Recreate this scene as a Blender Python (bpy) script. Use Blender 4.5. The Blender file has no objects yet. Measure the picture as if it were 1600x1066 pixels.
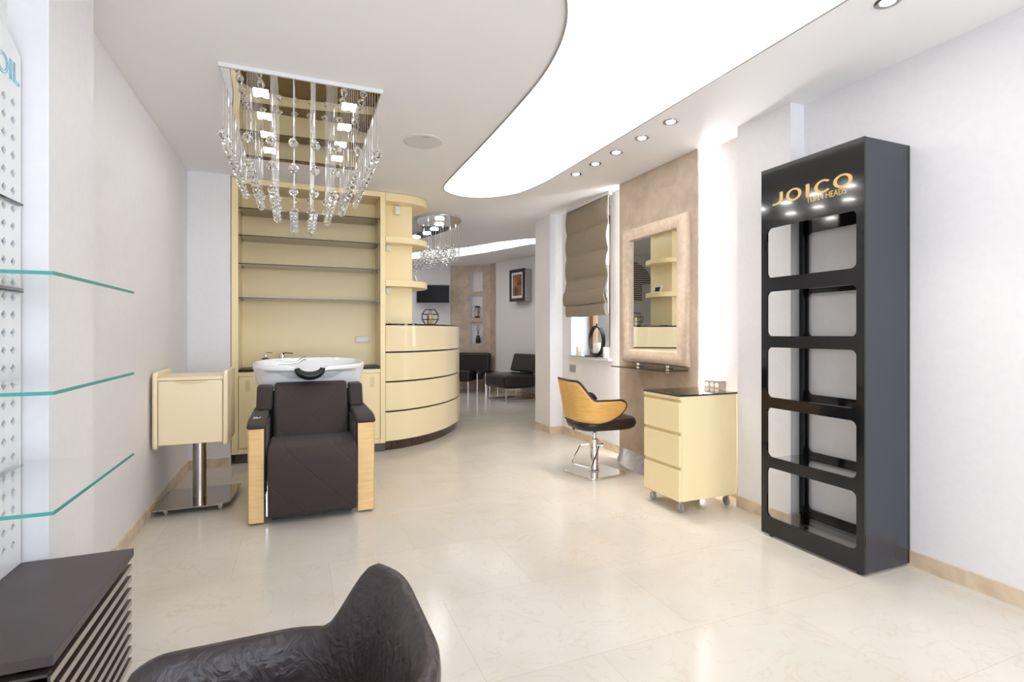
import bpy, bmesh, math, random
from mathutils import Vector, Matrix
random.seed(7)
PI = math.pi
S = bpy.context.scene
COL = S.collection
cos, sin = math.cos, math.sin

# ------------------------------------------------------------------ materials
MATS = {}
def mat(name, base=(.8, .8, .8), rough=.5, metal=0., spec=.5, coat=0., trans=0., ior=1.45, emis=None, estr=0., sheen=0.):
    m = bpy.data.materials.new(name); m.use_nodes = True
    b = m.node_tree.nodes['Principled BSDF']
    b.inputs['Base Color'].default_value = (*base, 1)
    b.inputs['Roughness'].default_value = rough
    b.inputs['Metallic'].default_value = metal
    b.inputs['Specular IOR Level'].default_value = spec
    b.inputs['Coat Weight'].default_value = coat
    b.inputs['Coat Roughness'].default_value = .04
    b.inputs['Transmission Weight'].default_value = trans
    b.inputs['IOR'].default_value = ior
    b.inputs['Sheen Weight'].default_value = sheen
    if emis:
        b.inputs['Emission Color'].default_value = (*emis, 1)
        b.inputs['Emission Strength'].default_value = estr
    MATS[name] = m
    return m
def nodes(m): return m.node_tree.nodes, m.node_tree.links, m.node_tree.nodes['Principled BSDF']
def noise_color(m, c1, c2, scale, detail=6, dist=0., stretch=(1, 1, 1), lo=.35, hi=.65, bump=0., bscale=None, bdist=.01):
    N, L, b = nodes(m)
    tc = N.new('ShaderNodeTexCoord'); mp = N.new('ShaderNodeMapping'); mp.inputs['Scale'].default_value = stretch
    L.new(tc.outputs['Object'], mp.inputs[0])
    n = N.new('ShaderNodeTexNoise'); n.inputs['Scale'].default_value = scale; n.inputs['Detail'].default_value = detail
    n.inputs['Distortion'].default_value = dist
    L.new(mp.outputs[0], n.inputs['Vector'])
    r = N.new('ShaderNodeValToRGB'); r.color_ramp.elements[0].position = lo; r.color_ramp.elements[1].position = hi
    r.color_ramp.elements[0].color = (*c1, 1); r.color_ramp.elements[1].color = (*c2, 1)
    L.new(n.outputs['Fac'], r.inputs[0]); L.new(r.outputs[0], b.inputs['Base Color'])
    if bump:
        n2 = n
        if bscale:
            n2 = N.new('ShaderNodeTexNoise'); n2.inputs['Scale'].default_value = bscale; n2.inputs['Detail'].default_value = 4
            L.new(mp.outputs[0], n2.inputs['Vector'])
        bp = N.new('ShaderNodeBump'); bp.inputs['Strength'].default_value = bump; bp.inputs['Distance'].default_value = bdist
        L.new(n2.outputs['Fac'], bp.inputs['Height']); L.new(bp.outputs[0], b.inputs['Normal'])
    return m
def thin_glass(name, tint, f0=.04, rough=.0, refl=(1, 1, 1)):
    m = bpy.data.materials.new(name); m.use_nodes = True
    N, L = m.node_tree.nodes, m.node_tree.links
    N.clear()
    o = N.new('ShaderNodeOutputMaterial'); mx = N.new('ShaderNodeMixShader')
    t = N.new('ShaderNodeBsdfTransparent'); t.inputs[0].default_value = (*tint, 1)
    g = N.new('ShaderNodeBsdfGlossy'); g.inputs['Roughness'].default_value = rough; g.inputs['Color'].default_value = (*refl, 1)
    lw = N.new('ShaderNodeLayerWeight'); lw.inputs['Blend'].default_value = .5
    pw = N.new('ShaderNodeMath'); pw.operation = 'POWER'; pw.inputs[1].default_value = 5; L.new(lw.outputs['Facing'], pw.inputs[0])
    ma = N.new('ShaderNodeMath'); ma.operation = 'MULTIPLY_ADD'; ma.inputs[1].default_value = 1 - f0; ma.inputs[2].default_value = f0; L.new(pw.outputs[0], ma.inputs[0])
    L.new(ma.outputs[0], mx.inputs[0]); L.new(t.outputs[0], mx.inputs[1]); L.new(g.outputs[0], mx.inputs[2])
    L.new(mx.outputs[0], o.inputs[0])
    MATS[name] = m
    return m

M_wall = noise_color(mat('wall_paint', rough=.6), (.765, .75, .76), (.785, .77, .78), 30, bump=.05, bdist=.002)
M_ceil = mat('ceiling_paint', (.93, .92, .92), .7)
M_plaster = noise_color(mat('venetian_plaster', rough=.45), (.44, .345, .26), (.60, .49, .385), 6, 8, .8, lo=.3, hi=.7, bump=.08, bdist=.003)
M_cream = mat('cream_lacquer', (.875, .733, .435), .26, spec=.25)
M_creamgloss = mat('cream_high_gloss', (.88, .745, .47), .2, spec=.4, coat=.7)
M_cream_dark = mat('cream_groove', (.72, .58, .30), .35)
M_cream_matt = mat('cream_satin', (.86, .73, .49), .32, coat=.15)
M_brown = noise_color(mat('dark_wenge', rough=.3), (.020, .010, .008), (.045, .024, .018), 8, 4, 0, (1, 1, 6))
M_plinth = noise_color(mat('brown_marble', rough=.2), (.035, .018, .013), (.085, .045, .032), 14, 8, 1.5)
M_blackglass = mat('black_glass', (.012, .009, .008), .03, spec=.6, coat=.5)
M_chrome = mat('chrome', (.86, .86, .87), .07, 1.)
M_steel = noise_color(mat('brushed_steel', rough=.28, metal=1.), (.42, .38, .35), (.56, .52, .49), 20, 3, 0, (1, 1, .05))
M_steelp = mat('polished_steel', (.50, .46, .43), .10, 1.)
M_mirror = mat('mirror_silver', (.90, .91, .90), .0, 1.)
M_mirrorplate = mat('mirror_polished_plate', (.78, .77, .74), .01, 1.)
M_ceramic = mat('white_ceramic', (.84, .85, .86), .06, coat=.6)
M_black = mat('black_gloss', (.006, .006, .007), .10, coat=.3)
M_matt = mat('matt_black', (.008, .007, .007), .9, spec=.1)
M_darkstone = mat('dark_stone_top', (.018, .011, .009), .35, spec=.25)
M_rubber = mat('black_rubber', (.01, .01, .01), .35)
M_grey = mat('graphite_gloss', (.030, .032, .043), .24, coat=.15)
M_white = mat('white_plastic', (.78, .77, .75), .35)
M_greyplastic = mat('grey_plastic', (.33, .32, .31), .35)
M_fab = mat('brown_fabric', (.036, .023, .022), .75, sheen=.08)
M_leather = mat('brown_leather', (.020, .013, .013), .33)
M_gold = mat('gold_print', (.72, .47, .16), .4)
M_crystal = mat('crystal', (1, 1, 1), .0, trans=1., ior=1.5)
M_wire = mat('clear_wire', (.85, .86, .86), .12, .6)
M_lamp = mat('lamp_glow', (1, 1, 1), .5, emis=(1, .985, .96), estr=70)
M_lamp2 = mat('lamp_glow_bright', (1, 1, 1), .5, emis=(1, .985, .96), estr=48)
M_lampwarm = mat('lamp_glow_warm', (1, 1, 1), .5, emis=(1,.88,.72), estr=60)
M_led = mat('led_glow', (1, 1, 1), .5, emis=(.93, .96, 1), estr=34)
M_panel = mat('luminous_ceiling', (1, 1, 1), .5, emis=(1, .985, .965), estr=1.3)
M_panel2 = mat('luminous_strip', (1, 1, 1), .5, emis=(1, .985, .97), estr=2.0)
M_candle = mat('candle_wax', (.85, .80, .68), .5)
M_goldglass = mat('amber_glass', (.55, .42, .22), .15, .2, coat=.4)
M_darkmetal = mat('dark_metal', (.05, .04, .035), .35, .8)
M_greenedge = mat('green_glass_edge', (.10, .42, .36), .15, trans=.3, ior=1.2)
M_darkedge = mat('dark_glass_edge', (.03, .025, .02), .15)
M_clear = thin_glass('clear_glass', (.975, .985, .98))
M_smoke = thin_glass('smoked_glass', (.46, .37, .26))
M_acryl = thin_glass('clear_acrylic', (.86, .87, .88))
M_pane = thin_glass('window_glass', (.93, .95, .94))
M_teal = mat('teal_print', (.18, .50, .60), .4)
M_frost = mat('white_acrylic', (.80, .82, .83), .12, coat=.4)
M_woodframe = noise_color(mat('window_wood', rough=.4), (.26, .12, .055), (.36, .18, .085), 10, 4, 0, (6, 6, .5))
M_wood = noise_color(mat('maple_veneer', rough=.35), (.74, .48, .20), (.83, .58, .28), 7, 5, .3, (1, 1, 14), lo=.3, hi=.7)
M_wood2 = noise_color(mat('oak_veneer', rough=.35), (.66, .37, .10), (.78, .48, .15), 8, 5, .3, (1.5, 1.5, 14), lo=.3, hi=.7)
M_linen = noise_color(mat('linen', rough=.9), (.235, .19, .135), (.31, .26, .19), 60, 5, 0, (1, 1, 4), bump=.25, bdist=.004)
M_champ = noise_color(mat('champagne_leather', rough=.38, coat=.15), (.66, .50, .37), (.76, .61, .475), 22, 5, .5, bump=.1, bdist=.003)
M_screen = mat('screen_black', (.006, .006, .007), .3, spec=.15)
M_stripes = mat('striped_cloth', rough=.8)
M_picture = mat('sepia_print', rough=.3)
M_paper = mat('paper_white', (.75, .74, .72), .6)
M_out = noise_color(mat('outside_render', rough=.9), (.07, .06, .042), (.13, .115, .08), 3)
M_sand = mat('sand_fill', (.62, .55, .40), .7)
M_display = noise_color(mat('brown_laminate', rough=.38), (.050, .036, .036), (.068, .050, .050), 5, 3)
M_slat_lit = mat('taupe_slat_edge_lit', (.34, .29, .25), .35)  # outer slat face: brown lightened to taupe, reflected light painted into the colour

# stripes for the wall hanging (pattern woven in the cloth)
N, L, b = nodes(M_stripes)
tc = N.new('ShaderNodeTexCoord'); w = N.new('ShaderNodeTexWave'); w.bands_direction = 'Z'; w.inputs['Scale'].default_value = 8; w.inputs['Distortion'].default_value = 1.2
r = N.new('ShaderNodeValToRGB'); r.color_ramp.interpolation = 'CONSTANT'
r.color_ramp.elements[0].color = (.10, .06, .05, 1); r.color_ramp.elements[1].color = (.70, .64, .60, 1); r.color_ramp.elements[1].position = .5
L.new(tc.outputs['Object'], w.inputs[0]); L.new(w.outputs['Fac'], r.inputs[0]); L.new(r.outputs[0], b.inputs['Base Color'])
# sepia print: soft upright orange figure of light on brown ground
noise_color(M_picture, (.10, .045, .02), (.42, .20, .09), 5, 6, 1.0, (2.2, 2.2, .8))

# marble floor with faint tile joints
M_floor = mat('marble_floor', rough=.17, spec=.5)
N, L, b = nodes(M_floor)
tc = N.new('ShaderNodeTexCoord')
n1 = N.new('ShaderNodeTexNoise'); n1.inputs['Scale'].default_value = 1.6; n1.inputs['Detail'].default_value = 8; n1.inputs['Distortion'].default_value = .8
n2 = N.new('ShaderNodeTexNoise'); n2.inputs['Scale'].default_value = 3.2; n2.inputs['Detail'].default_value = 10; n2.inputs['Distortion'].default_value = 2.2
L.new(tc.outputs['Object'], n1.inputs[0]); L.new(tc.outputs['Object'], n2.inputs[0])
r1 = N.new('ShaderNodeValToRGB'); r1.color_ramp.elements[0].position = .3; r1.color_ramp.elements[1].position = .7
r1.color_ramp.elements[0].color = (.61, .565, .495, 1); r1.color_ramp.elements[1].color = (.69, .65, .585, 1)
r2 = N.new('ShaderNodeValToRGB'); e = r2.color_ramp.elements
e[0].position = .485; e[0].color = (0, 0, 0, 1); e[1].position = .5; e[1].color = (1, 1, 1, 1); q = e.new(.515); q.color = (0, 0, 0, 1)
L.new(n1.outputs['Fac'], r1.inputs[0]); L.new(n2.outputs['Fac'], r2.inputs[0])
mx = N.new('ShaderNodeMixRGB'); mx.inputs[2].default_value = (.58, .47, .35, 1)
ml = N.new('ShaderNodeMath'); ml.operation = 'MULTIPLY'; ml.inputs[1].default_value = .42
L.new(r2.outputs[0], ml.inputs[0]); L.new(ml.outputs[0], mx.inputs[0]); L.new(r1.outputs[0], mx.inputs[1])
br = N.new('ShaderNodeTexBrick'); br.offset = .5; br.inputs['Scale'].default_value = 1; br.inputs['Mortar Size'].default_value = .0012
br.inputs['Brick Width'].default_value = .9; br.inputs['Row Height'].default_value = .6; br.inputs['Mortar Smooth'].default_value = .2
br.inputs['Color1'].default_value = (1, 1, 1, 1); br.inputs['Color2'].default_value = (.955, .95, .945, 1); br.inputs['Mortar'].default_value = (.80, .77, .73, 1)
mpb = N.new('ShaderNodeMapping'); mpb.inputs['Location'].default_value = (.3, .12, 0); L.new(tc.outputs['Object'], mpb.inputs[0]); L.new(mpb.outputs[0], br.inputs[0])
mm = N.new('ShaderNodeMixRGB'); mm.blend_type = 'MULTIPLY'; mm.inputs[0].default_value = 1
L.new(mx.outputs[0], mm.inputs[1]); L.new(br.outputs[0], mm.inputs[2]); L.new(mm.outputs[0], b.inputs['Base Color'])
M_base = noise_color(mat('marble_skirting', rough=.2), (.56, .43, .29), (.70, .58, .43), 6, 8, 1.5)

# quilted brown fabric: stitched diagonal seams
def quilt(m, ax, ay, size):
    N, L, b = nodes(m)
    tc = N.new('ShaderNodeTexCoord'); sp = N.new('ShaderNodeSeparateXYZ'); L.new(tc.outputs['Object'], sp.inputs[0])
    outs = []
    for op in ('ADD', 'SUBTRACT'):
        a = N.new('ShaderNodeMath'); a.operation = op; L.new(sp.outputs[ax], a.inputs[0]); L.new(sp.outputs[ay], a.inputs[1])
        s = N.new('ShaderNodeMath'); s.operation = 'PINGPONG'; s.inputs[1].default_value = size; L.new(a.outputs[0], s.inputs[0])
        c = N.new('ShaderNodeMath'); c.operation = 'MINIMUM'; c.inputs[1].default_value = .012; L.new(s.outputs[0], c.inputs[0])
        outs.append(c)
    mn = N.new('ShaderNodeMath'); mn.operation = 'MINIMUM'; L.new(outs[0].outputs[0], mn.inputs[0]); L.new(outs[1].outputs[0], mn.inputs[1])
    bp = N.new('ShaderNodeBump'); bp.inputs['Strength'].default_value = .28; bp.inputs['Distance'].default_value = .6
    n = N.new('ShaderNodeTexNoise'); n.inputs['Scale'].default_value = 180; L.new(tc.outputs['Object'], n.inputs[0])
    b2 = N.new('ShaderNodeBump'); b2.inputs['Strength'].default_value = .25; b2.inputs['Distance'].default_value = .003; L.new(n.outputs['Fac'], b2.inputs['Height'])
    L.new(mn.outputs[0], bp.inputs['Height']); L.new(b2.outputs[0], bp.inputs['Normal']); L.new(bp.outputs[0], b.inputs['Normal'])
M_quilt = mat('quilted_brown', (.034, .021, .0195), .7, sheen=.08); quilt(M_quilt, 'X', 'Z', .15)
# wrinkled hide of the near chair
M_hide = mat('wrinkled_hide', (.030, .020, .021), .36, spec=.6)
N, L, b = nodes(M_hide)
tc = N.new('ShaderNodeTexCoord'); n = N.new('ShaderNodeTexNoise'); n.inputs['Scale'].default_value = 26; n.inputs['Detail'].default_value = 3; n.inputs['Distortion'].default_value = 1.6
v = N.new('ShaderNodeTexVoronoi'); v.inputs['Scale'].default_value = 55
L.new(tc.outputs['Object'], n.inputs[0]); L.new(tc.outputs['Object'], v.inputs[0])
ad = N.new('ShaderNodeMath'); ad.inputs[1].default_value = .0; ad.operation = 'ADD'; L.new(n.outputs['Fac'], ad.inputs[0])
mv = N.new('ShaderNodeMath'); mv.operation = 'MULTIPLY'; mv.inputs[1].default_value = .35; L.new(v.outputs['Distance'], mv.inputs[0]); L.new(mv.outputs[0], ad.inputs[1])
bp = N.new('ShaderNodeBump'); bp.inputs['Strength'].default_value = .45; bp.inputs['Distance'].default_value = .008
L.new(ad.outputs[0], bp.inputs['Height']); L.new(bp.outputs[0], b.inputs['Normal'])

# ------------------------------------------------------------------ mesh building
class MB:
    def __init__(s): s.v = []; s.f = []; s.mi = []
    def add(s, vs, fs, mi=0):
        o = len(s.v); s.v += [tuple(p) for p in vs]; s.f += [tuple(i + o for i in f) for f in fs]; s.mi += [mi] * len(fs); return s
    def box(s, x0, x1, y0, y1, z0, z1, mi=0):
        x0, x1 = sorted((x0, x1)); y0, y1 = sorted((y0, y1)); z0, z1 = sorted((z0, z1))
        vs = [(x0, y0, z0), (x1, y0, z0), (x1, y1, z0), (x0, y1, z0), (x0, y0, z1), (x1, y0, z1), (x1, y1, z1), (x0, y1, z1)]
        return s.add(vs, [(0, 3, 2, 1), (4, 5, 6, 7), (0, 1, 5, 4), (1, 2, 6, 5), (2, 3, 7, 6), (3, 0, 4, 7)], mi)
    def prism(s, poly, a0, a1, axis='z', mi=0, side=None):
        n = len(poly)
        def mk(p, a):
            return (p[0], p[1], a) if axis == 'z' else ((p[0], a, p[1]) if axis == 'y' else (a, p[0], p[1]))
        vs = [mk(p, a0) for p in poly] + [mk(p, a1) for p in poly]
        s.add(vs, [tuple(range(n - 1, -1, -1)), tuple(range(n, 2 * n))], mi)
        o = len(s.v) - 2 * n
        for i in range(n):
            s.f.append((o + i, o + (i + 1) % n, o + n + (i + 1) % n, o + n + i)); s.mi.append(mi if side is None else side)
        return s
    def tube(s, pts, r, n=8, closed=False, mi=0):
        P = [Vector(p) for p in pts]; k = len(P); rings = []
        up = None
        for i in range(k):
            if closed: t = P[(i + 1) % k] - P[i - 1]
            else: t = P[min(i + 1, k - 1)] - P[max(i - 1, 0)]
            t.normalize()
            if up is None:
                up = Vector((0, 0, 1)) if abs(t.z) < .9 else Vector((1, 0, 0))
            a = t.cross(up)
            if a.length < 1e-5: a = t.cross(Vector((0, 1, 0)))
            a.normalize(); bb = a.cross(t).normalized(); up = bb
            rr = r[i] if isinstance(r, (list, tuple)) else r
            rings.append([P[i] + a * rr * cos(2 * PI * j / n) + bb * rr * sin(2 * PI * j / n) for j in range(n)])
        vs = [q for rg in rings for q in rg]; fs = []
        for i in range(k if closed else k - 1):
            i2 = (i + 1) % k
            for j in range(n):
                fs.append((i * n + j, i * n + (j + 1) % n, i2 * n + (j + 1) % n, i2 * n + j))
        if not closed:
            fs.append(tuple(range(n - 1, -1, -1))); fs.append(tuple(range((k - 1) * n, k * n)))
        return s.add(vs, fs, mi)
    def lathe(s, prof, c=(0, 0, 0), n=20, axis='z', mi=0):
        vs = []; k = len(prof)
        for (r, h) in prof:
            for j in range(n):
                a = 2 * PI * j / n; x, y = r * cos(a), r * sin(a)
                p = (x, y, h) if axis == 'z' else ((h, x, y) if axis == 'x' else (y, h, x))
                vs.append((c[0] + p[0], c[1] + p[1], c[2] + p[2]))
        fs = []
        for i in range(k - 1):
            for j in range(n):
                fs.append((i * n + j, i * n + (j + 1) % n, (i + 1) * n + (j + 1) % n, (i + 1) * n + j))
        fs.append(tuple(range(n - 1, -1, -1))); fs.append(tuple(range((k - 1) * n, k * n)))
        return s.add(vs, fs, mi)
    def grid(s, fn, nu, nv, closed_u=False, mi=0):
        vs = [fn(i / (nu if closed_u else nu - 1), j / (nv - 1)) for j in range(nv) for i in range(nu)]
        fs = []
        for j in range(nv - 1):
            for i in range(nu if closed_u else nu - 1):
                i2 = (i + 1) % nu
                fs.append((j * nu + i, j * nu + i2, (j + 1) * nu + i2, (j + 1) * nu + i))
        return s.add(vs, fs, mi)
    def sphere(s, c, r, n=10, m=6, mi=0):
        prof = [(r * sin(PI * i / m) + (1e-4 if i in (0, m) else 0), -r * cos(PI * i / m)) for i in range(m + 1)]
        return s.lathe(prof, c, n, 'z', mi)

ORG = {}
def link(name, mb, m, parent=None, smooth=None, bevel=0, seg=2, solid=0, subd=0, off=0, weld=False, label=None, local=False, sharp=True):
    me = bpy.data.meshes.new(name)
    o = ORG.get(parent.name, (0, 0, 0)) if parent and not local else (0, 0, 0)
    me.from_pydata([(p[0] - o[0], p[1] - o[1], p[2] - o[2]) for p in mb.v], [], mb.f)
    ms = m if isinstance(m, (list, tuple)) else [m]
    for x in ms: me.materials.append(x)
    for p, i in zip(me.polygons, mb.mi): p.material_index = i
    bm = bmesh.new(); bm.from_mesh(me)
    if weld: bmesh.ops.remove_doubles(bm, verts=bm.verts, dist=1e-4)
    bmesh.ops.recalc_face_normals(bm, faces=bm.faces)
    bm.to_mesh(me); bm.free()
    ob = bpy.data.objects.new(name, me); COL.objects.link(ob)
    if parent:
        ob.parent = parent; ORG[ob.name] = ORG.get(parent.name, (0, 0, 0))
    if solid:
        md = ob.modifiers.new('s', 'SOLIDIFY'); md.thickness = solid; md.offset = off
    if bevel:
        md = ob.modifiers.new('b', 'BEVEL'); md.width = bevel; md.segments = seg; md.limit_method = 'ANGLE'; md.angle_limit = .6
    if subd:
        md = ob.modifiers.new('u', 'SUBSURF'); md.levels = subd; md.render_levels = subd
    if smooth is None: smooth = bool(bevel or subd)
    if smooth:
        for p in me.polygons: p.use_smooth = True
        if not subd and sharp:
            try: me.set_sharp_from_angle(angle=.7)
            except Exception: pass
    if label: ob['label'] = label
    return ob
def tag(o, label, cat, group=None):
    o['label'] = label; o['category'] = cat
    if group: o['group'] = group
    return o
def thing(name, label, cat, loc=(0, 0, 0), rz=0, group=None):
    o = bpy.data.objects.new(name, None); COL.objects.link(o); o.empty_display_size = .1
    o.location = loc; o.rotation_euler = (0, 0, rz); ORG[o.name] = loc if rz == 0 else (0, 0, 0)
    return tag(o, label, cat, group)
def struct(name, mb, m, **k):
    o = link(name, mb, m, **k); o['kind'] = 'structure'; return o
def copy_tree(o, parent=None):
    c = o.copy(); COL.objects.link(c)
    if parent: c.parent = parent
    for ch in list(o.children): copy_tree(ch, c)
    return c
def arc(cx, cy, r, a0, a1, n):
    return [(cx + r * cos(a0 + (a1 - a0) * i / n), cy + r * sin(a0 + (a1 - a0) * i / n)) for i in range(n + 1)]
def rrect(x0, x1, y0, y1, r, n=5):
    return arc(x1 - r, y1 - r, r, 0, PI / 2, n) + arc(x0 + r, y1 - r, r, PI / 2, PI, n) + arc(x0 + r, y0 + r, r, PI, 1.5 * PI, n) + arc(x1 - r, y0 + r, r, 1.5 * PI, 2 * PI, n)
def text_mesh(txt, size, m, name, parent, mtx, ext=.0006, sx=1, outline=0):
    cu = bpy.data.curves.new('lettering_curve', 'FONT'); cu.body = txt; cu.size = size
    if outline: cu.fill_mode = 'NONE'; cu.bevel_depth = outline
    else: cu.extrude = ext
    t = bpy.data.objects.new('lettering_tmp', cu); COL.objects.link(t)
    dg = bpy.context.evaluated_depsgraph_get()
    me = bpy.data.meshes.new_from_object(t.evaluated_get(dg))
    bpy.data.objects.remove(t); me.transform(Matrix.Diagonal((sx, 1, 1, 1))); me.transform(mtx)
    me.materials.clear(); me.materials.append(m)
    o = ORG.get(parent.name, (0, 0, 0)); me.transform(Matrix.Translation((-o[0], -o[1], -o[2])))
    ob = bpy.data.objects.new(name, me); COL.objects.link(ob); ob.parent = parent
    return ob
def cushion_box(x0, x1, y0, y1, z0, z1): return MB().box(x0, x1, y0, y1, z0, z1)

# ------------------------------------------------------------------ setting
C = 2.62
XL, XR, YB = -.89, 2.95, 5.30
struct('floor', MB().box(-1.3, 3.32, -4.7, 5.98, -.12, 0).box(-1.3, 4.6, 5.98, 11.2, -.12, 0), M_floor)
struct('ceiling', MB().box(-1.3, 3.32, -4.7, 5.98, C, C + .12).box(-1.3, 4.6, 5.98, 11.2, C, C + .12), M_ceil)
# left wall with its projecting pier
lp = [(-1.2, -4.6), (-.872, -4.6), (-.872, 2.19), (-.765, 2.19), (-.765, 2.60), (XL, 2.60), (XL, YB), (-.56, YB), (-.56, 8.0), (1.2, 8.0), (1.2, 10.75), (-1.2, 10.75)]
struct('wall_left', MB().prism(lp, 0, C), M_wall)
struct('wall_back', MB().box(1.0, 4.4, 10.75, 10.95, 0, C), M_wall)
# right wall: near part, pier, bay behind the mirror panel
rp = [(3.3, -4.6), (2.925, -4.6), (2.925, 2.32), (2.81, 2.32), (2.81, 2.74), (XR, 2.74), (XR, 4.54), (3.3, 4.54)]
wr = MB().prism(rp, 0, C)
# window bay: below sill, above lintel, far jamb and column
wr.box(XR, 3.30, 4.54, 5.36, 0, .925); wr.box(XR, 3.30, 4.54, 5.36, 2.5, C)
wr.prism([(XR, 5.36), (XR, 5.58), (2.785, 5.58), (2.785, 6.0), (4.4, 6.0), (4.4, 5.96), (3.3, 5.96), (3.3, 5.36)], 0, C)
wr.prism([(4.05, 6.0), (4.03, 8.67), (3.72, 9.91), (3.69, 10.16), (3.69, 10.75), (4.4, 10.75), (4.4, 6.0)], 0, C)
struct('wall_right', wr, M_wall)
# shop front behind the camera: open glazing frame
wf = MB().box(-.872, 2.925, -4.7, -4.6, 2.5, C).box(-.872, -.78, -4.7, -4.6, 0, 2.5).box(2.83, 2.925, -4.7, -4.6, 0, 2.5)
struct('wall_front', wf, M_wall)
# skirtings
def skirt(name, pts, h=.078, th=.012):
    mb = MB()
    for (x0, y0), (x1, y1) in zip(pts[:-1], pts[1:]):
        d = Vector((x1 - x0, y1 - y0)); n = Vector((-d.y, d.x)).normalized() * th
        mb.prism([(x0, y0), (x1, y1), (x1 + n.x, y1 + n.y), (x0 + n.x, y0 + n.y)], 0, h)
    struct(name, mb, M_base)
skirt('baseboard_left', [(-.56, YB), (XL, YB), (XL, 2.60)][::-1] and [(-.565, YB), (XL, YB)])
skirt('baseboard_left_2', [(XL, YB - .012), (XL, 2.60)])
def rskirt(name, pts): skirt(name, pts[::-1] if False else pts)
mb = MB()
for (x0, y0), (x1, y1) in [((2.925, -4.5), (2.925, 2.32)), ((2.81, 2.32), (2.81, 2.74)), ((XR, 2.74), (XR, 3.18)), ((XR, 4.24), (XR, 5.58)), ((2.785, 5.57), (2.785, 6.0))]:
    mb.box(x0 - .012, x0, y0, y1, 0, .078)
mb.box(2.80, 2.925, 2.308, 2.32, 0, .078); mb.box(2.785, XR, 5.568, 5.58, 0, .078)
struct('baseboard_right', mb, M_base)
mb = MB()
d = Vector((-.31, 1.24)).normalized(); nn = Vector((-d.y, d.x)) * .012
mb.prism([(4.03, 8.67), (3.72, 9.91), (3.72 + nn.x, 9.91 + nn.y), (4.03 + nn.x, 8.67 + nn.y)], 0, .078)
mb.box(1.2, 3.0, 10.738, 10.75, 0, .078)
struct('baseboard_back', mb, M_base)

# beige concave corner with three niches in the waiting area
mb = MB(); p0 = Vector((3.0, 10.745)); p1 = Vector((3.69, 10.16)); dd = p1 - p0; nin = Vector((dd.y, -dd.x)).normalized()   # towards the room
if nin.y > 0: nin = -nin
def cw(k, off=0):
    p = p0 + dd * k - nin * (.05 * 4 * k * (1 - k)) - nin * off
    return p
ks = [0, .1, .2, .3, .4, .48, .80, .88, .95, 1]; zs = [0, .975, 1.43, 1.51, 2.0, 2.06, 2.49, C]
def q4(a, b, z0, z1, o0=0, o1=0):
    A, B = cw(a, o0), cw(b, o1); return [(A.x, A.y, z0), (B.x, B.y, z0), (B.x, B.y, z1), (A.x, A.y, z1)]
for i in range(len(ks) - 1):
    for j in range(len(zs) - 1):
        if i == 5 and j in (1, 3, 5):
            a, b_, z0, z1 = ks[5], ks[6], zs[j], zs[j + 1]
            A, B, A2, B2 = cw(a), cw(b_), cw(a, .12), cw(b_, .12)
            mb.add([(A2.x, A2.y, z0), (B2.x, B2.y, z0), (B2.x, B2.y, z1), (A2.x, A2.y, z1)], [(0, 1, 2, 3)], 1)
            mb.add([(A.x, A.y, z0), (A2.x, A2.y, z0), (A2.x, A2.y, z1), (A.x, A.y, z1)], [(0, 1, 2, 3)], 1)
            mb.add([(B.x, B.y, z0), (B2.x, B2.y, z0), (B2.x, B2.y, z1), (B.x, B.y, z1)], [(0, 1, 2, 3)], 1)
            for z in (z0, z1): mb.add([(A.x, A.y, z), (B.x, B.y, z), (B2.x, B2.y, z), (A2.x, A2.y, z)], [(0, 1, 2, 3)], 1)
            continue
        mb.add(q4(ks[i], ks[i + 1], zs[j], zs[j + 1]), [(0, 1, 2, 3)])
mb.add([(3.69, 10.16, 0), (3.715, 9.91, 0), (3.715, 9.91, C), (3.69, 10.16, C)], [(0, 1, 2, 3)])
struct('wall_corner', mb, [M_plaster, M_wall], weld=True)

# window behind the blind
wd = MB()
for a in ((3.20, 3.27, 4.54, 5.36, .925, .99), (3.20, 3.27, 4.54, 5.36, 2.43, 2.5), (3.20, 3.27, 5.29, 5.36, .99, 2.43), (3.20, 3.27, 4.54, 4.60, .99, 2.43), (3.20, 3.27, 4.87, 4.95, .99, 2.43)):
    wd.box(*a)
w1 = struct('window_1', wd, M_woodframe, bevel=.004)
link('pane', MB().box(3.23, 3.236, 4.60, 4.87, .99, 2.43).box(3.23, 3.236, 4.95, 5.29, .99, 2.43), M_pane, w1)
struct('trim_1', MB().box(2.90, 3.20, 4.541, 5.359, .9255, .936).box(2.90, XR - .0005, 4.50, 5.39, .915, .936), M_white, bevel=.004)
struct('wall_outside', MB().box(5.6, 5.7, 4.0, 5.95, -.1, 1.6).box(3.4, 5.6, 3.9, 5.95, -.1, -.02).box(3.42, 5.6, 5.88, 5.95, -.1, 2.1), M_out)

# ------------------------------------------------------------------ ceiling lights
def smooth_closed(pts, n=6):
    out = []; k = len(pts)
    for i in range(k):
        p0_, p1_, p2_, p3_ = [Vector(pts[(i + j - 1) % k]) for j in range(4)]
        for t in range(n):
            t = t / n
            out.append(tuple(.5 * ((2 * p1_) + (-p0_ + p2_) * t + (2 * p0_ - 5 * p1_ + 4 * p2_ - p3_) * t * t + (-p0_ + 3 * p1_ - 3 * p2_ + p3_) * t ** 3)))
    return out
LP = [(2.156, -1.2), (2.156, 1.4), (2.156, 3.9), (2.135, 4.5), (2.05, 4.88), (1.85, 5.13), (1.62, 5.20), (1.42, 5.12), (1.31, 4.93), (1.29, 4.5), (1.285, 3.8), (1.27, 3.05), (1.24, 2.55), (1.16, 2.18), (1.03, 1.92), (.80, 1.62), (.50, 1.30), (.25, .9), (.12, .3), (.15, -.5), (.6, -1.1), (1.4, -1.25)]
LPs = smooth_closed(LP, 5)
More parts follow.
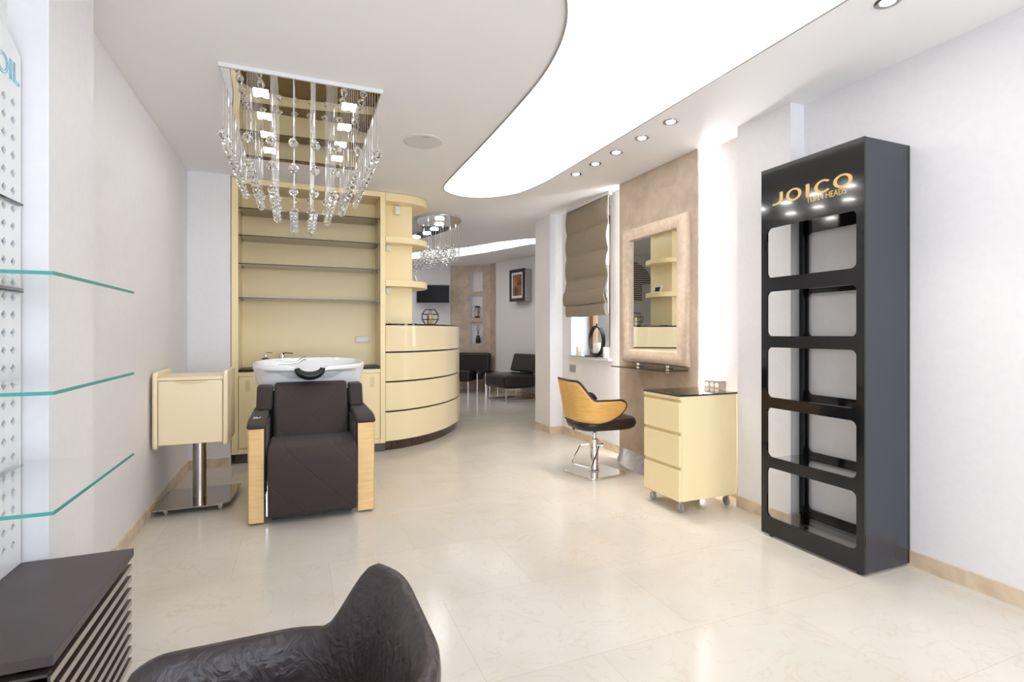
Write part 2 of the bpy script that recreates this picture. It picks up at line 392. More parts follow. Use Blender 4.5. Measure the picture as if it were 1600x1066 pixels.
t = thing('luminous_ceiling_panel', 'large white glowing ceiling panel with one straight and one wavy edge', 'ceiling light', (1.6, 3, C))
link('diffuser', MB().prism(LPs, C - .008, C - .001), M_panel, t)
rim = [(x, y, C - .006) for x, y in LPs]
link('rim', MB().tube(rim, .006, 6, True), M_greyplastic, t, smooth=True)
up = [(645, 9.03)]
U = [(1.2, 9.2), (1.85, 9.03), (2.31, 8.78), (2.66, 8.23), (2.89, 7.69), (3.18, 7.26), (3.6, 6.9)]
Lw = [(3.9, 7.35), (3.44, 7.55), (3.31, 7.94), (3.05, 8.69), (2.79, 9.24), (2.38, 9.62), (2.02, 9.94), (1.2, 10.2)]
t = thing('curved_ceiling_strip', 'long wavy glowing strip across the ceiling of the waiting area', 'ceiling light', (2.6, 8.8, C))
link('diffuser', MB().prism(U + Lw, C - .008, C - .001), M_panel2, t)

# downlights
def downlight_proto():
    t = thing('downlight', '', 'downlight', (0, 0, C), 0, 'recessed downlights along the mirror side')
    rg = MB().lathe([(.030, -.002), (.044, -.006), (.050, -.004), (.052, 0), (.030, 0)], (0, 0, C), 24)
    link('trim_ring', rg, M_steelp, t, smooth=True)
    link('bulb', MB().lathe([(.001, -.004), (.029, -.004), (.029, -.001)], (0, 0, C), 20), M_lamp, t)
    return t
dl = downlight_proto()
spots = [(2.322, 2.84, 'warm-toned round downlight nearest the black rack, in the row of five by the mirror'),
         (2.32, 3.155, 'round downlight second nearest the black rack, between the warm one and the bluish one'),
         (2.32, 3.485, 'bluish white round downlight in the middle of the row of five'),
         (2.315, 3.79, 'round downlight second from the far end of the row of five'),
         (2.305, 4.10, 'round downlight at the far end of the row, nearest the roman blind'),
         (2.34, 1.455, 'round downlight cut by the top edge of the photo above the black rack')]
for i, (x, y, lb) in enumerate(spots):
    o = dl if i == 0 else copy_tree(dl)
    o.location = (x, y, C); o['label'] = lb
    if i == 0:
        pass
    ld = bpy.data.lights.new('downlight_beam', 'SPOT'); ld.energy = 13; ld.spot_size = 1.15; ld.spot_blend = .6; ld.shadow_soft_size = .03
    ld.color = (1, .86, .68) if i == 0 else ((.88, .94, 1) if i == 2 else (1, .95, .88))
    lo = bpy.data.objects.new('downlight_beam', ld); COL.objects.link(lo); lo.parent = o; lo.location = (0, 0, -.012)
dl.children[0]

# ceiling loudspeaker
t = thing('ceiling_speaker', 'round white loudspeaker grille flush in the ceiling', 'speaker', (.86, 3.83, C))
link('rim', MB().lathe([(.118, -.004), (.138, -.006), (.145, -.003), (.145, 0), (.118, 0)], (.86, 3.83, C), 40), M_paper, t, smooth=True)
link('grille', MB().lathe([(.001, -.0035), (.118, -.0035), (.118, -.001)], (.86, 3.83, C), 40), mat('speaker_grille', (.40, .385, .38), .7), t)
link('badge', MB().box(.84, .88, 3.725, 3.735, C - .005, C - .0035), M_greyplastic, t)

# ------------------------------------------------------------------ chandeliers
def strand(t, x, y, z, beads=1, r=.021, nm='crystal_strand'):
    w_ = link(nm, MB().tube([(x, y, C - .02), (x, y, z)], .0011, 4), M_wire, t)
    return w_
def facet(r):
    return [(.0005, r * 1.02), (r * .62, r * .78), (r, r * .18), (r, -r * .18), (r * .62, -r * .78), (.0005, -r * 1.02)]
def chandelier_rect():
    x0, x1, y0, y1 = -.385, .462, 3.10, 4.66
    t = thing('crystal_chandelier', 'large rectangular mirrored ceiling plate hung with rows of crystal balls', 'chandelier', ((x0 + x1) / 2, 3.88, C))
    link('ceiling_plate', MB().box(x0, x1, y0, y1, C - .025, C - .001), M_white, t, bevel=.002)
    # polished underside, slightly dished sheet
    def f(u, v):
        return (x0 + .012 + u * (x1 - x0 - .024), y0 + .012 + v * (y1 - y0 - .024), C - .0265 - .003 * sin(PI * u) * sin(PI * v) + .0012 * sin(5 * PI * v + 2 * u))
    link('mirror_plate', MB().grid(f, 20, 30), M_mirrorplate, t, smooth=True)
    for j in range(4):
        for sx in (-.235, .255):
            xx, yy = .038 + sx, 3.36 + j * .345
            lm = link('lamp', MB().box(xx - .04, xx + .04, yy - .04, yy + .04, C - .036, C - .0285), M_lamp, t, bevel=.003)
            link('lamp_ring', MB().tube([(xx + .025 * cos(a * PI / 8), yy + .025 * sin(a * PI / 8), C - .038) for a in range(16)], .004, 6, True), M_chrome, lm, smooth=True)
    nx, ny = 8, 12
    first = None
    me_b = None
    for i in range(nx):
        for j in range(ny):
            k = min(i, nx - 1 - i, j, ny - 1 - j)
            x = -.375 + .115 * i + .008; y = 3.15 + .122 * j
            z = 2.275 - .105 * k
            w_ = strand(t, x, y, z)
            if me_b is None:
                b_ = MB().lathe(facet(.026), (0, 0, -.02), 8).lathe(facet(.007), (0, 0, .010), 6)
                ob = link('crystal', b_, M_crystal, w_, local=True); me_b = ob.data
            else:
                ob = bpy.data.objects.new('crystal', me_b); COL.objects.link(ob); ob.parent = w_
            o = ORG[t.name]; ob.location = (x - o[0], y - o[1], z - o[2])
    return t
chandelier_rect()

def chandelier_comma():
    pts = smooth_closed([(1.55, 6.02), (1.75, 6.05), (1.90, 6.28), (1.93, 6.62), (1.90, 6.95), (1.80, 7.35), (1.66, 7.75), (1.50, 7.95), (1.36, 7.8), (1.50, 7.45), (1.58, 7.1), (1.50, 6.80), (1.38, 6.5), (1.38, 6.2)], 5)
    t = thing('crystal_chandelier', 'smaller comma-shaped mirrored chandelier hung with crystals above the reception counter', 'chandelier', (1.65, 6.8, C))
    link('ceiling_plate', MB().prism(pts, C - .022, C - .001), M_chrome, t)
    link('mirror_plate', MB().prism([(1.65 + (x - 1.65) * .97, 6.85 + (y - 6.85) * .985) for x, y in pts], C - .025, C - .0222), M_mirrorplate, t)
    for (x, y) in [(1.60, 6.22), (1.68, 6.55), (1.70, 6.88), (1.67, 7.2), (1.60, 7.55)]:
        link('lamp', MB().lathe([(.001, -.012), (.05, -.012), (.055, 0)], (x, y, C - .026), 16), M_lamp2, t, smooth=True)
    me_b = None
    P2 = []
    n = len(pts)
    for i in range(7):
        for j in range(15):
            x, y = 1.36 + i * .095, 6.06 + j * .13
            ins = False
            for a in range(n):
                (xa, ya), (xb, yb) = pts[a], pts[a - 1]
                if (ya > y) != (yb > y) and x < (xb - xa) * (y - ya) / (yb - ya) + xa: ins = not ins
            if ins: P2.append((x, y, i, j))
    for (x, y, i, j) in P2:
        z = 2.255 - .022 * (j % 3) - .012 * (i % 2)
        w_ = strand(t, x, y, z - .09)
        if me_b is None:
            b_ = MB()
            for q in range(4): b_.lathe(facet(.019), (.006 * (-1) ** q, 0, -.036 * q), 8)
            ob = link('crystal', b_, M_crystal, w_, local=True); me_b = ob.data
        else:
            ob = bpy.data.objects.new('crystal', me_b); COL.objects.link(ob); ob.parent = w_
        o = ORG[t.name]; ob.location = (x - o[0], y - o[1], z - o[2])
chandelier_comma()

# ------------------------------------------------------------------ wall cabinet
def wall_cabinet():
    x0, x1, yf, yb = -.556, .818, 5.34, 5.735
    t = thing('wall_cabinet', 'tall cream lacquered wall cabinet with smoked glass shelves and a black counter', 'cabinet', (.13, yf, 0))
    f = MB()
    f.box(x0, x0 + .055, yf, yb, .09, C - .004).box(x1 - .05, x1, yf, yb, .09, C - .004).box(x0 + .055, x1 - .05, yf, yb, C - .055, C - .004)
    f.box(x0 + .055, x1 - .05, yf, yb, .09, .135)
    link('frame', f, M_cream, t, bevel=.003)
    link('back_panel', MB().box(x0 + .055, x1 - .05, yb - .02, yb - .002, .135, C - .055), M_cream, t)
    link('worktop', MB().box(x0 + .056, x1 - .051, yf + .004, yb - .021, .838, .862), M_darkstone, t, bevel=.002)
    link('apron', MB().box(x0 + .056, x1 - .051, yf + .004, yf + .03, .80, .837), M_cream, t)
    link('plinth', MB().box(x0 + .03, x1, yf + .035, yb, 0, .09), M_plinth, t)
    xm = (x0 + x1) / 2
    for s, (a, b_) in enumerate(((x0 + .059, xm - .002), (xm + .002, x1 - .054))):
        dr = link('door', MB().box(a, b_, yf + .002, yf + .022, .139, .797), M_cream, t, bevel=.002)
        hx = a + .075 if s == 0 else b_ - .075
        link('handle', MB().prism([(hx + px, .71 + pz) for px, pz in rrect(-.020, .020, -.055, .055, .0199)], yf - .001, yf + .0018, 'y'), M_cream_dark, dr)
    for z in (2.345, 2.095, 1.835, 1.52):
        sh = link('shelf', MB().box(x0 + .057, x1 - .052, yf + .02, yb - .022, z - .004, z + .004).box(x0 + .057, x1 - .052, yf + .0185, yf + .0199, z - .0045, z + .0045, 1), [M_smoke, M_darkedge], t)
        for px in (x0 + .064, x1 - .06):
            for py in (yf + .06, yb - .07):
                link('shelf_pin', MB().lathe([(.006, -.016), (.008, -.012), (.008, -.0045)], (px, py, z), 8), M_chrome, sh)
wall_cabinet()
t = thing('power_socket', 'white double wall socket inside the cream cabinet above the counter', 'socket', (.635, 5.71, 1.14))
link('plate', MB().box(.56, .71, 5.703, 5.7145, 1.095, 1.165), M_champ, t, bevel=.002)
link('insert', MB().box(.575, .695, 5.699, 5.703, 1.108, 1.155), M_white, t)
for x in (.60, .67):
    link('outlet', MB().lathe([(.018, 0), (.018, .003), (.012, .003)], (x, 5.6955, 1.131), 16, 'y'), M_white, t)
t = thing('soap_dispenser', 'brown soap bottle with chrome pump behind the wash basin', 'soap dispenser', (-.285, 5.55, .862))
link('bottle', MB().lathe([(.034, 0), (.036, .01), (.036, .075), (.028, .09), (.014, .095)], (-.285, 5.55, .8625), 18), M_plinth, t, smooth=True)
link('pump', MB().lathe([(.013, .095), (.016, .11), (.013, .125), (.006, .13), (.006, .15)], (-.285, 5.55, .8625), 12).tube([(-.29, 5.55, 1.012), (-.225, 5.54, 1.007)], .005, 8), M_chrome, t, smooth=True)
t = thing('mixer_tap', 'chrome single lever tap on the black counter behind the wash basin', 'tap', (-.13, 5.58, .862))
link('body', MB().lathe([(.03, 0), (.03, .004), (.024, .008), (.024, .12), (.02, .126)], (-.14, 5.58, .8625), 16), M_chrome, t, smooth=True)
link('spout', MB().tube([(-.14, 5.57, .93), (-.08, 5.52, .925), (-.02, 5.47, .915)], .014, 10), M_chrome, t, smooth=True)
link('lever', MB().tube([(-.14, 5.58, .985), (-.12, 5.565, 1.005), (-.04, 5.51, 1.002)], [.018, .010, .006], 8), M_chrome, t, smooth=True)

# ------------------------------------------------------------------ reception counter and shelf tower
CB = [(.822, 5.405), (.95, 5.43), (1.085, 5.485), (1.25, 5.585), (1.407, 5.716), (1.56, 5.88), (1.686, 6.06), (1.80, 6.25), (1.885, 6.44), (1.94, 6.62), (1.975, 6.85), (1.975, 7.15), (1.94, 7.4)]
def offset(poly, d):
    out = []
    for i in range(len(poly)):
        a = Vector(poly[max(i - 1, 0)]); b_ = Vector(poly[min(i + 1, len(poly) - 1)]); tt = (b_ - a).normalized(); n = Vector((tt.y, -tt.x))
        out.append((poly[i][0] + n.x * d, poly[i][1] + n.y * d))
    return out
def curve_smooth(pts, n=4):
    out = []
    for i in range(len(pts) - 1):
        p0_, p1_, p2_, p3_ = [Vector(pts[min(max(i + j - 1, 0), len(pts) - 1)]) for j in range(4)]
        for k in range(n):
            t_ = k / n
            out.append(tuple(.5 * ((2 * p1_) + (-p0_ + p2_) * t_ + (2 * p0_ - 5 * p1_ + 4 * p2_ - p3_) * t_ * t_ + (-p0_ + 3 * p1_ - 3 * p2_ + p3_) * t_ ** 3)))
    out.append(tuple(pts[-1])); return out
CBs = curve_smooth(CB, 4)
def band(d0, d1, z0, z1):
    return MB().prism([(max(x, .8235), y) for x, y in offset(CBs, d0) + offset(CBs, d1)[::-1]], z0, z1)
t = thing('reception_counter', 'curved cream reception counter with dark horizontal grooves and black top', 'counter', (1.4, 6.2, 0))
link('plinth', band(-.005, -.28, 0, .095), M_plinth, t)
link('core', band(.006, -.28, .0955, 1.275), M_brown, t)
for z0, z1 in ((.097, .388), (.405, .690), (.707, .992), (1.009, 1.276)):
    link('curved_panel', band(.028, .0065, z0, z1), M_creamgloss, t, smooth=True, bevel=.002)
link('worktop', band(.030, -.30, 1.2765, 1.292), M_blackglass, t)
t = thing('corner_shelf_tower', 'cream column with three rounded end shelves rising beside the wall cabinet', 'shelf unit', (1.0, 5.75, 1.292))
link('column', MB().box(.822, 1.125, 5.53, 5.98, 1.293, C - .004), M_cream, t, bevel=.003)
SH = curve_smooth([(.822, 5.35), (.95, 5.352), (1.08, 5.375), (1.19, 5.425), (1.265, 5.50), (1.305, 5.60), (1.31, 5.72), (1.285, 5.85), (1.23, 5.95), (1.126, 6.01)], 4) + [(1.126, 5.529), (.822, 5.529)]
for z0, z1 in ((C - .085, C - .004), (2.115, 2.175), (1.672, 1.735)):
    s_ = link('shelf', MB().prism(SH, z0, z1), M_cream, t, bevel=.003)
for z in (2.10, 1.655):
    link('shelf_bracket', MB().box(.85, .90, 5.50, 5.529, z - .05, z + .012), M_white, t, bevel=.004)
t = thing('motion_sensor', 'small white box sensor on the cream column under its top shelf', 'sensor', (.97, 5.51, 2.49))
link('housing', MB().box(.935, .995, 5.485, 5.529, 2.435, 2.525), M_white, t, bevel=.008, seg=3)
link('lens', MB().box(.945, .985, 5.482, 5.4855, 2.45, 2.49), M_paper, t, bevel=.003)
t = thing('photo_frame', 'small white framed picture standing on the lowest rounded shelf', 'picture frame', (1.2, 5.72, 1.735))
fr = MB().add([(1.215, 5.655, 1.737), (1.228, 5.785, 1.737), (1.203, 5.785, 1.825), (1.190, 5.655, 1.825), (1.203, 5.657, 1.737), (1.216, 5.787, 1.737), (1.191, 5.787, 1.825), (1.178, 5.657, 1.825)], [(0, 1, 2, 3), (4, 7, 6, 5), (0, 4, 5, 1), (1, 5, 6, 2), (2, 6, 7, 3), (3, 7, 4, 0)])
link('frame', fr, M_white, t)
link('picture', MB().add([(1.2145, 5.675, 1.752), (1.224, 5.765, 1.752), (1.2085, 5.765, 1.81), (1.199, 5.675, 1.81)], [(0, 1, 2, 3)]), M_darkmetal, t, solid=.001, off=1)
link('easel_back', MB().add([(1.205, 5.70, 1.737), (1.145, 5.72, 1.737), (1.185, 5.71, 1.80), (1.207, 5.74, 1.737)], [(0, 1, 2), (0, 2, 3), (1, 3, 2), (0, 3, 1)]), M_white, t)
# geometric holder on the counter, amber candle glass inside
hx, hy, hz = 1.415, 5.93, 1.2925
t = thing('geometric_candle_holder', 'black wire polyhedron candle holder on the reception counter top', 'candle holder', (hx, hy, hz))
wm = MB(); R8 = [(.062, 0), (.105, .055), (.105, .115), (.062, .17)]
rings = [[(hx + r_ * cos(PI / 8 + a * PI / 3), hy + r_ * sin(PI / 8 + a * PI / 3), hz + .004 + z_) for a in range(6)] for r_, z_ in R8]
for k in range(4):
    for a in range(6):
        wm.tube([rings[k][a], rings[k][(a + 1) % 6]], .0035, 6)
        if k < 3: wm.tube([rings[k][a], rings[k + 1][a]], .0035, 6)
link('wire_frame', wm, M_darkmetal, t)
tag(link('candle_jar', MB().lathe([(.034, .001), (.037, .004), (.037, .125), (.033, .125), (.033, .01)], (hx, hy, hz + .001), 24), M_goldglass, smooth=True), 'amber candle glass standing inside the black wire holder', 'candle')
tag(link('counter_tray', MB().box(1.02, 1.19, 5.62, 5.70, 1.2925, 1.300), M_black, bevel=.003), 'thin black card tray lying on the counter beside the cream column', 'tray')

# ------------------------------------------------------------------ hair-wash chair
def basin_mesh():
    mb = MB(); n = 72; cx_, cy_ = .093, 4.44
    loops = []
    def plan(th, a, b_, p=2.7):
        c_, s_ = cos(th), sin(th)
        return (math.copysign(abs(c_) ** (2 / p), c_) * a, math.copysign(abs(s_) ** (2 / p), s_) * b_)
    def front(th): return max(0, -sin(th))
    def rim(th, x):
        z = .972 + .020 * sin(th)
        if sin(th) < -.5: z -= .040 * max(0, 1 - (abs(x) / .10) ** 2) ** .5
        return z
    spec = [  # a, b, kind, z
        (.06, .05, 'abs', .815), (.22, .13, 'abs', .822), (.325, .225, 'abs', .855), (.372, .268, 'rim', -.03), (.380, .278, 'rim', -.006),
        (.390, .288, 'rim', .0), (.404, .300, 'rim', -.001), (.410, .306, 'rim', -.012), (.409, .303, 'rim', -.03), (.400, .29, 'low', .900), (.390, .27, 'low', .84), (.375, .25, 'low', .795), (.34, .20, 'low', .775)]
    for a, b_, k, z in spec:
        lp_ = []
        for i in range(n):
            th = 2 * PI * i / n; x, y = plan(th, a, b_)
            zz = z if k != 'rim' else rim(th, x) + z
            if k == 'low':
                f_ = front(th) ** 1.5
                y += .055 * f_ * min(1, (.96 - z) / .06)
                zz = min(z, rim(th, x) - .035)
            lp_.append((cx_ + x, cy_ + y, zz))
        loops.append(lp_)
    vs = [p for l in loops for p in l]; fs = []
    for k in range(len(loops) - 1):
        for i in range(n):
            fs.append((k * n + i, k * n + (i + 1) % n, (k + 1) * n + (i + 1) % n, (k + 1) * n + i))
    fs.append(tuple(range(n))); fs.append(tuple(range((len(loops) - 1) * n, len(loops) * n)))
    return mb.add(vs, fs)
t = thing('wash_chair', 'brown quilted hair-wash chair with wooden side panels and a white basin behind', 'wash chair', (.095, 4.0, 0))
bs = link('basin', basin_mesh(), M_ceramic, t, smooth=True)
nr = MB(); cxn, cyn = .085, 4.118
pp = []
for i in range(13):
    a = PI + PI * i / 12
    pp.append((cxn + .088 * cos(a), cyn, .940 + .058 * sin(a)))
nr.tube(pp, [.018 + .014 * sin(PI * i / 12) for i in range(13)], 10)
link('neck_rest', nr, M_rubber, bs, smooth=True)
link('drain', MB().lathe([(.001, .003), (.025, .003), (.025, 0)], (.093, 4.44, .816), 16), M_chrome, bs)
hs = MB().tube([(-.13, 4.30, .965), (-.06, 4.30, .965), (.0, 4.305, .972), (.035, 4.31, 1.0), (.06, 4.31, 1.003)], [.006, .007, .010, .014, .017], 10)
link('hand_shower', hs, M_chrome, t, smooth=True)
# side arms
for sx, xa, xb in ((-1, -.288, -.195), (1, .372, .482)):
    xo, xi = (xa, xb) if sx < 0 else (xb, xa)
    wp = MB()
    o_ = .018 * (1 if sx < 0 else -1)
    outl = [(xi, 3.60), (xo + o_ * 1.6, 3.60), (xo + o_ * .5, 3.606), (xo, 3.63), (xo, 4.25), (xo + o_, 4.25), (xo + o_, 3.64), (xo + o_ * 1.7, 3.618), (xi, 3.618)]
    wp.prism(outl, .014, .598)
    link('side_panel', wp, M_wood, t, smooth=True)
    pad = MB().prism([(3.592, .600), (4.26, .600), (4.26, .652), (3.75, .652), (3.66, .645), (3.592, .624)], min(xo, xi) - .004, max(xo, xi) + .004, 'x')
    ap = link('armrest', pad, M_fab, t, bevel=.012, seg=3)
    link('inner_panel', MB().box(min(xi, xi + o_ * -2.2), max(xi, xi + o_ * -2.2), 3.64, 4.25, .16, .599) if False else MB().box(xi - .012, xi + .012, 3.635, 4.24, .18, .599), M_fab, t, bevel=.004)
    link('bolster', MB().prism([(4.06, .653), (4.25, .653), (4.30, .815), (4.14, .815)], -.270 if sx < 0 else .362, -.168 if sx < 0 else .458, 'x'), M_fab, t, bevel=.014, seg=3)
    link('arm_bracket', MB().box(xi + (.004 if sx < 0 else -.030), xi + (.030 if sx < 0 else -.004), 3.64, 3.72, .03, .20).box(xi + (.004 if sx < 0 else -.022), xi + (.022 if sx < 0 else -.004), 3.70, 3.76, .06, .25), M_chrome, t, bevel=.006)
    link('foot', MB().box(min(xo, xi) + .02, max(xo, xi) - .02, 3.66, 4.2, 0, .0135), M_rubber, t)
kp = link('control_panel', MB().box(-.262, -.222, 3.70, 3.755, .652, .656), M_white, t, bevel=.001)
for i in range(2):
    link('button', MB().box(-.258 + i * .018, -.244 + i * .018, 3.71, 3.745, .656, .6572), M_black, kp)
# seat with leg rest, one rolled cushion
prof = [(4.06, .36), (4.06, .47), (3.85, .482), (3.66, .485), (3.58, .470), (3.535, .425), (3.525, .36), (3.535, .20), (3.555, .045), (3.62, .035), (3.64, .20), (3.65, .34)]
link('seat', MB().prism(prof, -.172, .362, 'x'), M_quilt, t, bevel=.02, seg=4)
prof = [(3.97, .43), (4.05, .40), (4.12, .44), (4.235, .80), (4.215, .835), (4.165, .835), (4.12, .80)]
link('backrest', MB().prism(prof, -.155, .345, 'x'), M_quilt, t, bevel=.022, seg=4)
link('pedestal', MB().prism([(3.66, .012), (4.62, .012), (4.62, .76), (4.30, .772), (4.18, .60), (4.10, .34), (3.66, .33)], -.155, .345, 'x'), M_fab, t, bevel=.01)
link('back_shell', MB().box(-.20, .395, 4.255, 4.30, .20, .768), M_fab, t, bevel=.01)
link('base', MB().box(-.15, .34, 3.68, 4.6, 0, .0115), M_rubber, t)

# ------------------------------------------------------------------ trolley by the left wall
t = thing('pedestal_trolley', 'cream box trolley on a steel pole and plate by the left wall', 'trolley', (-.64, 4.25, 0))
for x0, x1 in ((-.872, -.842), (-.468, -.438)):
    link('side_panel', MB().prism(rrect(4.0, 4.45, .435, .945, .03), x0, x1, 'x'), M_cream_matt, t, bevel=.012, seg=3)
link('top_panel', MB().box(-.842, -.468, 4.025, 4.44, .885, .905), M_cream_matt, t)
link('back_panel', MB().box(-.842, -.468, 4.42, 4.44, .47, .8845), M_cream_matt, t)
link('bottom_panel', MB().box(-.842, -.468, 4.03, 4.42, .465, .4845), M_cream_matt, t)
dr = link('drawer', MB().box(-.839, -.471, 4.012, 4.03, .462, .882), M_cream_matt, t, bevel=.003)
link('handle', MB().prism([(-.655 + .10 * cos(a), .8825 + .024 * sin(a)) for a in [PI + PI * i / 12 for i in range(13)]], 4.0095, 4.0125, 'y'), M_cream_dark, dr)
link('pole', MB().lathe([(.042, .045), (.042, .4645)], (-.64, 4.25, 0), 28), M_steel, t, smooth=True)
link('base_plate', MB().prism([(-.878, 4.0), (-.47, 4.0), (-.425, 4.05), (-.40, 4.49), (-.83, 4.49), (-.872, 4.45)], .038, .046), M_steelp, t, bevel=.001)
def caster(parent, x, y, z1, r=.015, nm='caster'):
    c_ = link(nm, MB().box(x - .010, x + .010, y - .008, y + .008, r * 1.3, z1).box(x - .0125, x - .009, y - .006, y + .014, r * .8, r * 1.9).box(x + .009, x + .0125, y - .006, y + .014, r * .8, r * 1.9), M_steelp, parent)
    link('wheel', MB().lathe([(r * .6, -.008), (r, -.006), (r, .006), (r * .6, .008)], (x, y + .008, r), 16, 'x'), M_greyplastic, c_, smooth=True)
for x, y in ((-.80, 4.03), (-.485, 4.03), (-.80, 4.44), (-.45, 4.44)): caster(t, x, y, .038, .014)

# ------------------------------------------------------------------ left display unit
def display_unit():
    x0, x1, y0, y1 = -.832, -.527, 1.53, 2.18
    t = thing('display_cabinet', 'low dark brown cabinet with slatted side under the glass shelves', 'cabinet', (-.68, 1.85, 0))
    link('top_panel', MB().box(x0, x1, y0, y1, .424, .45), M_display, t, bevel=.001)
    link('carcass', MB().box(x0 + .002, x1 - .075, y0 + .028, y1 - .002, .03, .4245), M_matt, t)
    for k in range(9):
        z = .388 - k * .0405
        link('slat', MB().box(x1 - .060, x1 - .006, y0 + .004, y1 - .003, z - .0095, z + .0095).box(x1 - .0059, x1 - .005, y0 + .004, y1 - .0035, z - .0092, z + .0092, 1), [M_display, M_slat_lit], t)
    for a, b_ in ((x0 + .004, -.665), (-.662, x1 - .012)):
        dr = link('door', MB().box(a, b_, y0 + .004, y0 + .0275, .05, .405), M_display, t)
    link('plinth', MB().box(x0 + .02, x1 - .04, y0 + .05, y1 - .02, 0, .0295), M_black, t)
display_unit()
def display_panel():
    t = thing('perforated_display_panel', 'white perforated wall panel carrying three clear glass shelves on the left', 'display panel', (-.84, 1.85, .451))
    cell = .056; y0, y1, z0 = 1.53, 2.175, .4515
    xa, xb = -.840, -.832
    mb = MB()
    zrow = .50; nrow = 26; ncol = 11
    ys = y1 - .022 - ncol * cell
    # border strips
    mb.box(xa, xb, y1 - .022, y1, z0, zrow + nrow * cell); mb.box(xa, xb, y0, ys, z0, zrow + nrow * cell); mb.box(xa, xb, ys, y1 - .022, z0, zrow)
    h = .0155; h2 = .0145
    for i in range(ncol):
        for j in range(nrow):
            cy_, cz = ys + (i + .5) * cell, zrow + (j + .5) * cell
            c_ = cell / 2
            o = [(cy_ - c_, cz - c_), (cy_ + c_, cz - c_), (cy_ + c_, cz + c_), (cy_ - c_, cz + c_)]
            dm = [(cy_, cz - h2), (cy_ + h, cz), (cy_, cz + h2), (cy_ - h, cz)]
            for x in (xa, xb):
                vs = [(x, *p) for p in o + dm]
                mb.add(vs, [(0, 1, 5, 4), (1, 2, 6, 5), (2, 3, 7, 6), (3, 0, 4, 7)])
            vs = [(xa, *p) for p in dm] + [(xb, *p) for p in dm]
            mb.add(vs, [(k, (k + 1) % 4, 4 + (k + 1) % 4, 4 + k) for k in range(4)])
    zt = zrow + nrow * cell
    n = 16; arcp = [(y1 - (y1 - y0) * k / n, zt + .14 + .20 * sin(PI * k / n) * .6) for k in range(n + 1)]
    mb.prism([(y0, zt), (y1, zt)] + arcp, xa, xb, 'x')
    link('panel', mb, M_frost, t, weld=False)
    mtx = Matrix(((0, 0, 1, xb + .0008), (1, 0, 0, 2.022), (0, 1, 0, 1.995), (0, 0, 0, 1)))
    text_mesh('OIL', .09, M_teal, 'lettering', t, mtx, outline=.0012)
    for z in (1.62,): pass
    for k, z in enumerate((1.62, 1.34, 1.06, .78)):
        bk = link('shelf_bracket', MB().box(xb, xb + .012, 1.55, 2.16, z - .006 - .006, z - .0055), M_black, t)
        if k:
            p = [(xb + .013, 1.53), (-.527, 1.53), (-.527, 2.175), (xb + .013, 2.175)]
            link('glass_shelf', MB().box(xb + .0125, -.527, 1.531, 2.175, z - .005, z + .003).box(-.5269, -.5255, 1.5305, 2.1755, z - .0053, z + .0033, 1).box(xb + .0125, -.527, 1.5295, 1.5309, z - .0053, z + .0033, 1), [M_clear, M_greenedge], t)
display_panel()

# ------------------------------------------------------------------ beige panel, mirror and shelf on the right
t = thing('backlit_wall_panel', 'full height beige plaster panel glowing white along both edges behind the mirror', 'wall panel', (2.9, 3.7, 0))
link('panel', MB().box(2.85, 2.868, 3.175, 4.228, .085, C - .003), M_plaster, t)
link('batten', MB().box(2.868, XR - .001, 3.30, 3.36, .02, C - .01).box(2.868, XR - .001, 4.06, 4.12, .02, C - .01), M_white, t)
for y in (3.245, 4.165):
    link('led_strip', MB().box(2.905, 2.925, y - .008, y + .008, .1, C - .03), M_led, t)
def kick(u, v):
    y = 3.30 + .915 * u; k = math.sqrt(max(0, 1 - ((y - 3.62) / .60) ** 2)); x1_ = 2.848 - .17 * k
    return (2.848 + (x1_ - 2.848) * v, y, .108 * (1 - v) ** 1.0 + .002)
link('kick_plate', MB().grid(kick, 40, 8), M_steel, t, smooth=True)

y0, y1, z0, z1, fw = 3.252, 4.125, .93, 2.150, .116
t = thing('wall_mirror', 'tall rectangular mirror in a wide champagne padded frame', 'mirror', (2.84, 3.68, .93))
prof = [(.0, 2.849), (.0, 2.825), (.012, 2.805), (.04, 2.792), (.075, 2.792), (.108, 2.806), (fw, 2.825), (fw, 2.849)]
mb = MB()
rings = []
for d_, x in prof:
    rings.append([(x, y0 + d_, z0 + d_), (x, y1 - d_, z0 + d_), (x, y1 - d_, z1 - d_), (x, y0 + d_, z1 - d_)])
for k in range(len(rings)):
    r0, r1 = rings[k], rings[(k + 1) % len(rings)]
    for i in range(4):
        mb.add([r0[i], r0[(i + 1) % 4], r1[(i + 1) % 4], r1[i]], [(0, 1, 2, 3)])
link('frame', mb, M_champ, t, smooth=True, weld=True)
link('mirror_glass', MB().box(2.834, 2.846, y0 + fw - .004, y1 - fw + .004, z0 + fw - .004, z1 - fw + .004), M_mirror, t)
t = thing('mirror_shelf', 'narrow smoked glass shelf on two chrome clamps under the mirror', 'shelf', (2.74, 3.65, .9))
link('glass', MB().box(2.605, 2.849, 3.28, 3.995, .896, .904).box(2.6035, 2.6049, 3.28, 3.995, .8955, .9045, 1).box(2.605, 2.849, 3.2785, 3.2799, .8955, .9045, 1), [M_smoke, M_darkedge], t)
for y in (3.47, 3.87):
    link('clamp', MB().box(2.80, 2.8495, y - .018, y + .018, .870, .8955).box(2.80, 2.8495, y - .018, y + .018, .9045, .932), M_chrome, t, bevel=.003)

